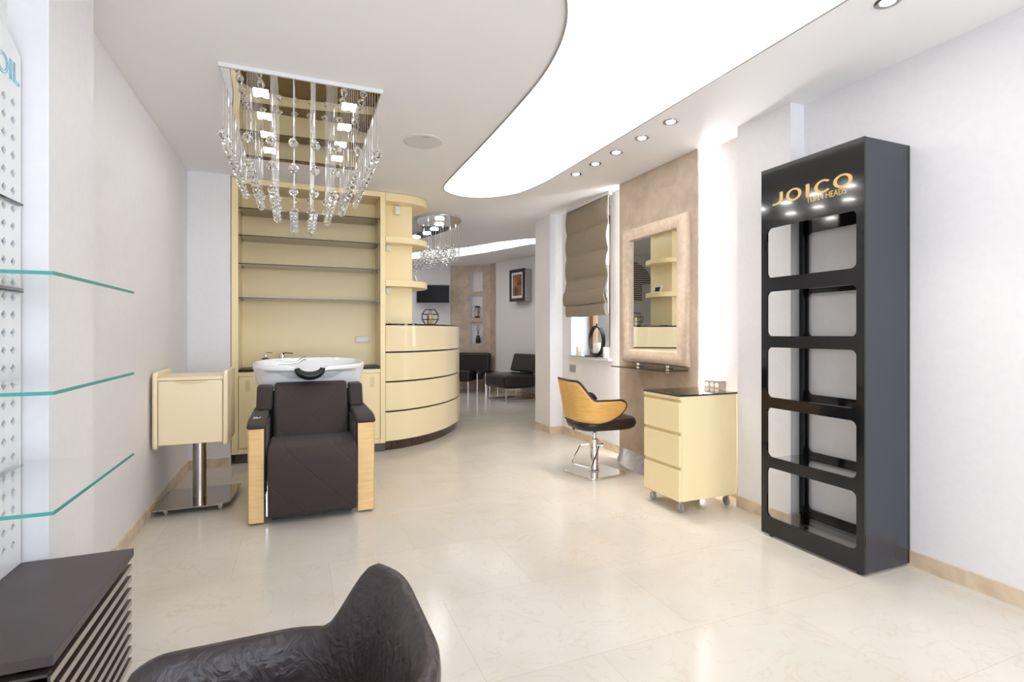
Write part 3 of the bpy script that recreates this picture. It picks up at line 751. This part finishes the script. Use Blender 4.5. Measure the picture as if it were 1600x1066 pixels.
# roman blind
t = thing('roman_blind', 'brown linen roman blind half lowered over the window', 'blind', (2.89, 4.9, 1.4))
def blind(u, v):
    z = 2.585 - v * (2.585 - 1.50); seg = (2.585 - z) / .27; ph = abs(sin(PI * seg)) ** .7
    y = 4.455 + u * .875; e = (u - .5) * 2
    y -= math.copysign(abs(e) ** 6, e) * .013 * (ph - .3)
    x = 2.885 - .028 * ph - .008 * abs(sin(PI * u * 2.0)) * ph - .012 * v
    return (x, y, z)
link('cloth', MB().grid(blind, 40, 70), M_linen, t, smooth=True, solid=.003)
def fold(zb, zt, xo, dy):
    def f(u, v):
        z = zt - v * (zt - zb); e = (u - .5) * 2
        y = 4.455 + u * .875 - math.copysign(abs(e) ** 6, e) * (.012 * sin(PI * v) + dy)
        x = 2.885 - xo - .032 * sin(PI * min(1, v * .8 + .1)) - .006 * abs(sin(PI * u * 2)) * v
        return (x, y, z + .004 * sin(u * 9))
    return MB().grid(f, 30, 12)
for zb, zt, xo, dy in ((1.50, 1.66, .03, -.01), (1.375, 1.53, .012, .012)):
    link('fold', fold(zb, zt, xo, dy), M_linen, t, smooth=True, solid=.003)
link('headrail', MB().box(2.875, 2.915, 4.45, 5.34, 2.585, C - .001), M_white, t)
link('cord', MB().tube([(2.862, 4.442, 2.57), (2.860, 4.440, 2.0), (2.862, 4.443, 1.5), (2.866, 4.445, 1.40)], .0025, 6).tube([(2.855, 4.445, 1.70), (2.846, 4.437, 1.66), (2.850, 4.430, 1.61), (2.85, 4.44, 1.56)], .004, 6), M_paper, t, smooth=True)
# sill decorations
t = thing('ring_lantern', 'brown wooden arched ring lantern with a candle seat on the window sill', 'lantern', (3.03, 4.93, .935))
mb = MB()
def ringpt(a, r_, wd): return (3.03 + wd * 0, 4.93 + r_ * .145 * cos(a), 1.112 + r_ * .165 * sin(a))
n = 40; vs = []
for i in range(n):
    a = 2 * PI * i / n
    for r_, dx in ((1, -.020), (1, .020), (.90, .020), (.90, -.020)):
        p = ringpt(a, r_, 0); vs.append((p[0] + dx, p[1], p[2]))
fs = [(i * 4 + k, i * 4 + (k + 1) % 4, ((i + 1) % n) * 4 + (k + 1) % 4, ((i + 1) % n) * 4 + k) for i in range(n) for k in range(4)]
link('ring', mb.add(vs, fs), M_darkmetal, t, smooth=True)
link('base', MB().box(2.96, 3.10, 4.80, 5.08, .9355, .947), M_brown, t, bevel=.003)
link('finial', MB().lathe([(.008, 0), (.012, .008), (.008, .018), (.004, .024)], (3.03, 4.93, 1.276), 10), M_darkmetal, t, smooth=True)
link('candle_seat', MB().lathe([(.03, .0), (.052, .004), (.052, .010), (.03, .012)], (3.03, 4.93, .963), 20), M_darkmetal, t, smooth=True)
def candle(x, y, z, r_, h_, lb):
    t = thing('pillar_candle', lb, 'candle', (x, y, z), 0, 'cream pillar candles on the window sill')
    link('wax', MB().lathe([(r_ * .97, .0005), (r_, .004), (r_, h_ - .004), (r_ * .94, h_), (r_ * .5, h_ - .004)], (x, y, z), 24), M_candle, t, smooth=True)
    link('wick', MB().tube([(x, y, z + h_ - .006), (x, y, z + h_ + .008)], .0015, 5), M_black, t)
candle(3.03, 4.93, .975, .042, .115, 'cream pillar candle standing inside the arched ring lantern')
candle(2.955, 5.17, .935, .040, .11, 'cream pillar candle on the sill left of the ring lantern')
candle(2.955, 4.612, .935, .040, .115, 'cream pillar candle on the sill right of the ring lantern by the window edge')
t = thing('light_switch', 'grey square double wall switch below the window sill', 'switch', (XR, 5.31, .79))
link('plate', MB().box(XR - .010, XR - .0005, 5.25, 5.385, .745, .830), M_greyplastic, t, bevel=.002)
for y in (5.27, 5.32): link('rocker', MB().box(XR - .014, XR - .010, y, y + .044, .765, .81), M_greyplastic, t, bevel=.002)
t = thing('power_socket', 'grey surface-mounted double wall socket above the drawer unit top', 'socket', (2.93, 3.06, .82))
link('box', MB().box(2.895, XR - .0005, 2.985, 3.155, .775, .84), M_greyplastic, t, bevel=.004)
for y in (3.02, 3.07, 3.12): link('outlet', MB().lathe([(.018, 0), (.018, -.004), (.013, -.004)], (2.895, y, .808), 18, 'x'), M_white, t)

# ------------------------------------------------------------------ drawer unit on castors
x0, x1, y0, y1 = 2.312, 2.812, 2.745, 3.12
t = thing('drawer_unit', 'cream three drawer unit on castors with a black glass top', 'drawer unit', (2.56, 2.93, 0))
link('body', MB().box(x0 + .022, x1, y0, y1, .085, .778), M_cream, t, bevel=.002)
link('top_panel', MB().box(x0 - .004, x1 + .004, y0 - .006, y1 + .006, .779, .790), M_blackglass, t, bevel=.002)
for z0_, z1_ in ((.087, .292), (.314, .520), (.542, .738)):
    dr = link('drawer', MB().box(x0, x0 + .0215, y0, y1, z0_, z1_), M_cream, t, bevel=.003)
    link('finger_pull', MB().box(x0 + .012, x0 + .0218, y0 + .0005, y1 - .0005, z1_ + .0005, z1_ + .021), M_cream_dark, dr)
link('top_rail', MB().box(x0, x0 + .0215, y0, y1, .7595, .7785), M_cream, t)
for x, y in ((x0 + .05, y0 + .04), (x0 + .05, y1 - .05), (x1 - .05, y0 + .04), (x1 - .05, y1 - .05)): caster(t, x, y, .0848, .030)

# ------------------------------------------------------------------ black display rack
def rack():
    xf, xb, y0, y1, zt = 2.565, 2.915, 1.705, 2.318, 2.163
    t = thing('display_rack', 'tall black open product rack with gold lettering and grey side panel', 'display rack', (2.74, 2.0, 0))
    wins = [(1.522, 1.812), (1.180, 1.440), (.822, 1.114), (.472, .760), (.118, .408)]
    def plate(x0_, x1_):
        mb = MB(); m_ = .040; r_ = .03
        ya, yb_ = y0 + m_, y1 - m_
        zc = [.014] + [z for w_ in wins[::-1] for z in w_] + [zt]
        for k in range(0, len(zc), 2): mb.box(x0_, x1_, ya, yb_, zc[k], zc[k + 1])
        mb.box(x0_, x1_, y0, ya, .014, zt); mb.box(x0_, x1_, yb_, y1, .014, zt)
        for a, b_ in wins:     # rounded corners at the open windows
            for (cy_, cz, q) in ((ya + r_, a + r_, 2), (ya + r_, b_ - r_, 1), (yb_ - r_, a + r_, 3), (yb_ - r_, b_ - r_, 0)):
                corner = {0: (yb_, b_), 1: (ya, b_), 2: (ya, a), 3: (yb_, a)}[q]
                mb.prism([corner] + arc(cy_, cz, r_, q * PI / 2, (q + 1) * PI / 2, 5), x0_, x1_, 'x')
        return mb
    link('front_frame', plate(xf, xf + .012), M_black, t)
    link('back_frame', plate(xb - .012, xb), M_black, t)
    link('side_panel', MB().box(xf + .0125, xb - .0125, y0 + .001, y0 + .013, .014, zt), M_grey, t, label='graphite grey glossy side panel')
    link('top_panel', MB().box(xf + .0125, xb - .0125, y0 + .0135, y1, zt - .012, zt), M_black, t)
    for z in (1.478, 1.147, .79, .44, .085):
        link('shelf', MB().box(xf + .0125, xb - .0125, y0 + .0135, y1 - .004, z - .005, z + .005), M_acryl, t)
    link('corner_post', MB().box(xb - .036, xb - .0125, y1 - .03, y1 - .002, .014, zt - .0125), M_black, t)
    for x in (xf + .03, xb - .04):
        for y in (y0 + .04, y1 - .05):
            link('foot', MB().lathe([(.016, 0), (.016, .004), (.007, .006), (.007, .0138)], (x, y, 0), 12), M_rubber, t)
    # brand lettering: J O I C O in wide gold strokes
    X = xf - .0006
    def ring(cy_, cz, ry, rz_, a0, a1, wy, wz, n=40):
        vs, fs = [], []
        for i in range(n + 1):
            a = a0 + (a1 - a0) * i / n
            vs.append((X, cy_ - ry * cos(a), cz + rz_ * sin(a))); vs.append((X, cy_ - (ry - wy) * cos(a), cz + (rz_ - wz) * sin(a)))
        return vs, [(2 * i, 2 * i + 2, 2 * i + 3, 2 * i + 1) for i in range(n)]
    def put(mb):
        return link('letter', mb, M_gold, t, solid=.001, off=0)
    zc = 1.974; H = .0345
    put(MB().add(*ring(2.098, zc, .049, H, 0, 2 * PI, .019, .009)))
    put(MB().add(*ring(1.8145, zc, .051, H, 0, 2 * PI, .020, .009)))
    put(MB().add(*ring(1.922, zc, .050, H, .72, 2 * PI - .72, .019, .009)))
    put(MB().add([(X, 2.023, zc - H), (X, 2.001, zc - H), (X, 2.001, zc + H), (X, 2.023, zc + H)], [(0, 1, 2, 3)]))
    vs = []; n = 14
    for i in range(n + 1):      # hook of the J
        a = PI - PI * .55 * i / n - PI
        a = -(PI * .62) * i / n
        vs.append((X, 2.222 - .054 * cos(a), zc - .004 + .0315 * sin(a))); vs.append((X, 2.222 - .033 * cos(a), zc - .004 + .0215 * sin(a)))
    j = MB().add(vs, [(2 * i, 2 * i + 2, 2 * i + 3, 2 * i + 1) for i in range(n)])
    j.add([(X, 2.189, zc - .004), (X, 2.168, zc - .004), (X, 2.168, zc + H), (X, 2.189, zc + H)], [(0, 1, 2, 3)])
    put(j)
    mtx = Matrix(((0, 0, -1, X), (-1, 0, 0, 2.018), (0, 1, 0, 1.906), (0, 0, 0, 1)))
    text_mesh('TURN HEADS', .046, M_gold, 'lettering', t, mtx, sx=.80)
rack()

# ------------------------------------------------------------------ salon chairs
def sm(a, b_, x):
    t_ = max(0, min(1, (x - a) / (b_ - a))); return t_ * t_ * (3 - 2 * t_)
def shell(s, t_, p, grow=0):
    hw, xb, xf, zb, za, flare, rec, k1, k2, R, zlo = p
    a = abs(s); sg = 1 if s >= 0 else -1
    Lb = hw - R; La = xf - (xb + R); A = R * PI / 2; T = Lb + A + La; d = a * T
    if d < Lb: x, y, nx, ny = xb, d, -1, 0
    elif d < Lb + A:
        q = (d - Lb) / R; x = xb + R - R * cos(q); y = Lb + R * sin(q); nx, ny = -cos(q), sin(q)
    else: x, y, nx, ny = xb + R + d - Lb - A, hw, 0, 1
    zt = zb + (za - zb) * sm(k1, k2, a)
    e = max(0, (a - .55) / .45); zbot = zlo + .10 * e * e
    tip = max(0, (a - .88) / .12); cl = math.sqrt(max(0, 1 - tip * tip))
    mid = (zt + zbot) / 2; zt = mid + (zt - mid) * cl; zbot = mid - (mid - zbot) * cl
    z = zbot + (zt - zbot) * t_
    f = flare * (z - .44) / .2
    x += nx * (f + grow) - rec * max(0, z - .6) / .2 * max(0, -nx); y += ny * (f + grow)
    return (x, y * sg, z)
def salon_chair(name, label, par, loc, yaw, base_rz, mo, mi_, trim, center=(0, 0), n=96, thick=.018, pad=.026):
    t = thing(name, label, 'salon chair', (0, 0, 0)); ORG[t.name] = (0, 0, 0)
    cx_, cy_ = center
    def S_(s, t_, g):
        x, y, z = shell(s, t_, par, g); return (x + cx_, y + cy_, z)
    padded = mi_ is M_hide
    # outer veneer shell
    o = link('outer_shell', MB().grid(lambda u, v: S_(-.995 + 1.99 * u, .02 + (.80 if padded else .96) * v, 0), n, 10), mo, t, smooth=True, solid=.012, off=0)
    # padded inner lining, rounded at its edges
    def lining(u, v):
        s = -1 + 2 * u; s *= .999
        k = v * 2 * PI; tt = .5 - .5 * cos(k)
        g = -.006 - (.012 + pad * max(0, sin(k)) ** .5 if sin(k) > 0 else .004)
        if padded: g = -.012 + (-.030 * sin(k) ** .8 if sin(k) > 0 else .030 * (-sin(k)) ** .8)
        return S_(s, tt, g)
    link('lining', MB().grid(lining, n, 28), mi_, t, smooth=True, weld=True, sharp=False)
    # piping round the whole rim
    ed = [S_(-1 + 2 * i / 160, 1, -.004) for i in range(161)] + [S_(1 - 2 * i / 160, 0, -.004) for i in range(161)]
    ed2 = [ed[0]]
    for p in ed[1:]:
        if (Vector(p) - Vector(ed2[-1])).length > .004: ed2.append(p)
    if (Vector(ed2[0]) - Vector(ed2[-1])).length < .004: ed2.pop()
    if not padded: link('piping', MB().tube(ed2, trim, 8, True), mi_, t, smooth=True)
    hw, xb, xf = par[:3]
    def seat(u, v):
        a = 2 * PI * u; p_ = 3.6
        X_ = math.copysign(abs(cos(a)) ** (2 / p_), cos(a)) * .285 + .065 + cx_; Y_ = math.copysign(abs(sin(a)) ** (2 / p_), sin(a)) * (hw - .03) + cy_
        prof = [(.0, .385), (.86, .385), (.95, .40), (1., .43), (.985, .455), (.93, .475), (.6, .488), (.0, .492)]
        k = v * (len(prof) - 1); i = min(int(k), len(prof) - 2); f_ = k - i
        r_ = prof[i][0] * (1 - f_) + prof[i + 1][0] * f_; z = prof[i][1] * (1 - f_) + prof[i + 1][1] * f_
        return (cx_ + .065 + (X_ - cx_ - .065) * max(r_, .002), cy_ + (Y_ - cy_) * max(r_, .002), z)
    link('seat', MB().grid(seat, 48, 22, True), M_leather if mi_ is not M_hide else M_hide, t, smooth=True, weld=True)
    link('back_bracket', MB().box(cx_ - .19, cx_ - .05, -.03 + cy_, .03 + cy_, .372, .384).box(cx_ - .195, cx_ - .18, -.03 + cy_, .03 + cy_, .372, .47), M_chrome, t, bevel=.003)
    link('column', MB().lathe([(.05, .022), (.036, .03), (.034, .06), (.034, .285), (.030, .29), (.018, .292), (.018, .34), (.055, .375), (.07, .384)], (0, 0, 0), 28), M_chrome, t, smooth=True)
    r_ = .205
    bp_ = MB(); bpoly = [(x * cos(base_rz - yaw) - y * sin(base_rz - yaw), x * sin(base_rz - yaw) + y * cos(base_rz - yaw)) for x, y in rrect(-r_, r_, -r_, r_, .06)]
    link('base_plate', bp_.prism(bpoly, 0, .014), M_chrome, t, bevel=.004)
    pl = MB().tube([(.0, .05, .235), (-.03, .115, .23), (-.30, .13, .155), (-.335, .115, .14), (-.335, -.02, .12), (-.30, -.035, .125), (-.04, -.045, .225), (0, -.035, .235)], .0065, 8)
    ca, sa = cos(2.45), sin(2.45)
    pl.v = [(x * cos(FP) - y * sin(FP), x * sin(FP) + y * cos(FP), z) for x, y, z in pl.v]
    link('foot_pump_lever', pl, M_chrome, t, smooth=True)
    kn = MB().lathe([(.016, -.03), (.020, -.02), (.020, .02), (.012, .03)], (0, -.05, .235), 12, 'y'); kn.v = [(x * cos(FP) - y * sin(FP), x * sin(FP) + y * cos(FP), z) for x, y, z in kn.v]
    link('pump_joint', kn, M_chrome, t, smooth=True)
    t.location = (loc[0], loc[1], 0); t.rotation_euler = (0, 0, yaw)
    return t
FP = .0
FP = 2.7 * 0 + .9
salon_chair('salon_chair', 'swivel salon chair with oak shell back and dark seat facing the mirror', (.240, -.211, .152, .804, .646, .0325, .007, .281, .509, .147, .46), (2.362, 3.884), -.052, .17, M_wood2, M_leather, .011)
salon_chair('salon_chair', 'dark brown wrinkled leather armchair in the foreground, seen from above', (.248, -.241, .176, .756, .628, .0205, .027, .304, .456, .166, .421), (-.104, .838), 3.151, 3.3, M_hide, M_hide, .013)

# ------------------------------------------------------------------ waiting area
# television on a swivel arm
t = thing('television', 'flat black television on the far wall above the counter', 'television', (0, 0, 0)); ORG[t.name] = (0, 0, 0)
link('bezel', MB().box(-.34, .34, -.02, .03, -.19, .20), M_greyplastic, t, bevel=.004)
link('screen', MB().box(-.328, .328, -.0225, -.0198, -.172, .188), M_screen, t)
link('wall_arm', MB().box(-.03, .03, .03, .20, -.04, .04).box(-.1, .1, .20, .215, -.1, .1), M_black, t)
t.location = (2.57, 10.51, 1.985); t.rotation_euler = (.05, 0, -.25)
# framed unit on the side wall
dv = Vector((-.31, 1.24)).normalized()
yaw = math.atan2(dv.y, dv.x)
t = thing('framed_wall_unit', 'thick wall unit with a black framed sepia picture on its front', 'wall unit', (0, 0, 0)); ORG[t.name] = (0, 0, 0)
link('housing', MB().box(0, .46, -.004 + .005, .15, 0, .6), M_steel, t, bevel=.008)
fr = MB()
for a in ((0, .46, .15, .172, 0, .06), (0, .46, .15, .172, .54, .60), (0, .055, .15, .172, .06, .54), (.405, .46, .15, .172, .06, .54)): fr.box(*a)
link('picture_frame', fr, M_black, t)
link('mat_board', MB().box(.055, .405, .1505, .158, .06, .54), M_paper, t)
link('picture', MB().box(.095, .365, .158, .160, .105, .50), M_picture, t)
t.location = (4.003, 8.79, 1.785); t.rotation_euler = (0, 0, yaw)
# niche ornaments
def nic(k, off): p = cw(k, off); return p.x, p.y
x, y = nic(.64, .045)
t = thing('hourglass', 'small hourglass standing in the middle wall niche', 'hourglass', (x, y, 1.51))
mb = MB().lathe([(.055, .001), (.058, .005), (.058, .022), (.05, .025)], (x, y, 1.51), 18).lathe([(.05, .225), (.058, .228), (.058, .246), (.05, .25)], (x, y, 1.51), 18)
link('end_caps', mb, M_darkmetal, t, smooth=True)
link('bulbs', MB().lathe([(.02, .025), (.045, .045), (.045, .08), (.010, .122), (.008, .125), (.010, .128), (.045, .17), (.045, .205), (.02, .225)], (x, y, 1.51), 18), M_sand, t, smooth=True)
for a in range(3): link('rod', MB().tube([(x + .05 * cos(a * 2.1 + .5), y + .05 * sin(a * 2.1 + .5), 1.533), (x + .05 * cos(a * 2.1 + .5), y + .05 * sin(a * 2.1 + .5), 1.738)], .005, 6), M_darkmetal, t)
x, y = nic(.66, .045)
t = thing('reed_diffuser', 'dark bottle reed diffuser in the lowest wall niche', 'diffuser', (x, y, .975))
link('bottle', MB().lathe([(.05, .001), (.053, .006), (.053, .10), (.03, .13), (.03, .145), (.042, .15), (.042, .165), (.02, .166)], (x, y, .975), 18), M_brown, t, smooth=True)
rd = MB()
for a in range(6): rd.tube([(x, y, 1.13), (x + .055 * cos(a) * .9, y - .03 + .03 * sin(a * 1.7), 1.33 + .02 * (a % 3))], .0028, 5)
link('reeds', rd, M_darkmetal, t)

# sofa, side table and lounge chair on chrome legs
def rot_thing(name, label, cat, loc, rz):
    t = thing(name, label, cat, (0, 0, 0)); ORG[t.name] = (0, 0, 0); t.location = loc; t.rotation_euler = (0, 0, rz); return t
t = rot_thing('sofa', 'black leather low sofa partly hidden behind the reception counter', 'sofa', (3.01, 10.06, 0), -.707)
link('seat', MB().box(-.30, .27, -.17, .25, .235, .46), M_leather, t, bevel=.04, seg=4)
link('backrest', MB().prism([(.20, .36), (.34, .36), (.40, .79), (.26, .79)], -.30, .53, 'x'), M_leather, t, bevel=.04, seg=4)
link('rear_pad', MB().box(.275, .42, .10, .25, .26, .44), M_leather, t, bevel=.04, seg=4)
for x, y in ((-.26, -.13), (.23, -.13), (-.26, .3), (.48, .2)):
    link('leg', MB().tube([(x, y, 0), (x, y, .27)], .011, 8), M_chrome, t, smooth=True)
t = rot_thing('side_table', 'small glass side table with chrome loop legs between sofa and lounge chair', 'table', (3.43, 9.60, 0), -.75)
link('top', MB().box(-.16, .16, -.21, .21, .432, .442), M_smoke, t)
for x in (-.13, .13):
    link('leg', MB().tube([(x, -.20, .004), (x, -.20, .41), (x, -.18, .421), (x, .18, .421), (x, .20, .41), (x, .20, .004)], .010, 8), M_chrome, t, smooth=True)
tag(link('magazine', MB().box(3.40, 3.53, 9.57, 9.69, .4425, .452), M_black, bevel=.001), 'dark magazine lying on the glass side table', 'magazine')
t = rot_thing('lounge_chair', 'dark brown leather lounge chair on chrome sled legs by the side wall', 'chair', (3.60, 8.72, 0), .20)
pl = [(-.42, -.36), (-.30, -.42), (-.10, -.445), (.10, -.43), (.24, -.39), (.28, -.30), (.28, .32), (.15, .36), (-.30, .36), (-.42, .28)]
link('seat', MB().prism(pl, .235, .465), M_leather, t, bevel=.05, seg=4)
link('backrest', MB().prism([(.16, .49), (.30, .47), (.37, .80), (.26, .815)], -.36, .36, 'y'), M_leather, t, bevel=.035, seg=4)
link('back_support', MB().tube([(.24, -.2, .30), (.31, -.2, .40), (.33, -.2, .6)], .012, 8).tube([(.24, .2, .30), (.31, .2, .40), (.33, .2, .6)], .012, 8), M_chrome, t, smooth=True)
link('rear_pad', MB().box(.285, .37, -.32, .32, .27, .42), M_leather, t, bevel=.04, seg=4)
for s_ in (-.34, .30):
    link('leg', MB().tube([(-.36, s_, .24), (-.37, s_, .06), (-.35, s_, .012), (-.30, s_, .011), (.22, s_, .011), (.27, s_, .03), (.28, s_, .08), (.28, s_, .24)], .011, 8), M_chrome, t, smooth=True)

# striped wall hanging on the wall behind the reception (seen in the mirror)
hp = [(.46 * cos(PI * i / 24), 2.10 + .40 * sin(PI * i / 24)) for i in range(25)]
hp = [(.05 + x, z) for x, z in hp] + [(-.20, 2.08), (-.20, 1.80), (.30, 1.80), (.30, 2.08)]
tag(link('wall_hanging', MB().prism(hp, 7.975, 7.998, 'y'), M_stripes), 'striped brown and white dome-shaped wall hanging reflected in the mirror', 'wall decoration')

# ------------------------------------------------------------------ daylight, camera
wld = bpy.data.worlds.new('World'); S.world = wld; wld.use_nodes = True
bg = wld.node_tree.nodes['Background']; bg.inputs[0].default_value = (.77, .87, 1, 1); bg.inputs[1].default_value = 6.6
ld = bpy.data.lights.new('shopfront_portal', 'AREA'); ld.shape = 'RECTANGLE'; ld.size = 3.6; ld.size_y = 2.5
ld.cycles.is_portal = True
lo = bpy.data.objects.new('shopfront_portal', ld); COL.objects.link(lo); lo.location = (1.025, -4.65, 1.25); lo.rotation_euler = (PI / 2, 0, 0)

cam = bpy.data.cameras.new('camera'); cam.sensor_width = 36; cam.lens = 36 * 815 / 1600; cam.shift_y = -13 / 1600; cam.clip_start = .02
co = bpy.data.objects.new('camera', cam); COL.objects.link(co)
co.location = (0, 0, 1.2); co.rotation_euler = (PI / 2, 0, -math.atan(335 / 815))
S.camera = co
S.view_settings.view_transform = 'Standard'; S.view_settings.look = 'None'; S.view_settings.gamma = 1; S.view_settings.use_curve_mapping = False
S.view_settings.exposure = .38
cy = S.cycles
cy.max_bounces = 12; cy.diffuse_bounces = 6; cy.glossy_bounces = 6; cy.transmission_bounces = 10; cy.transparent_max_bounces = 24
cy.use_denoising = True; cy.sample_clamp_indirect = 8; cy.caustics_reflective = False; cy.caustics_refractive = False
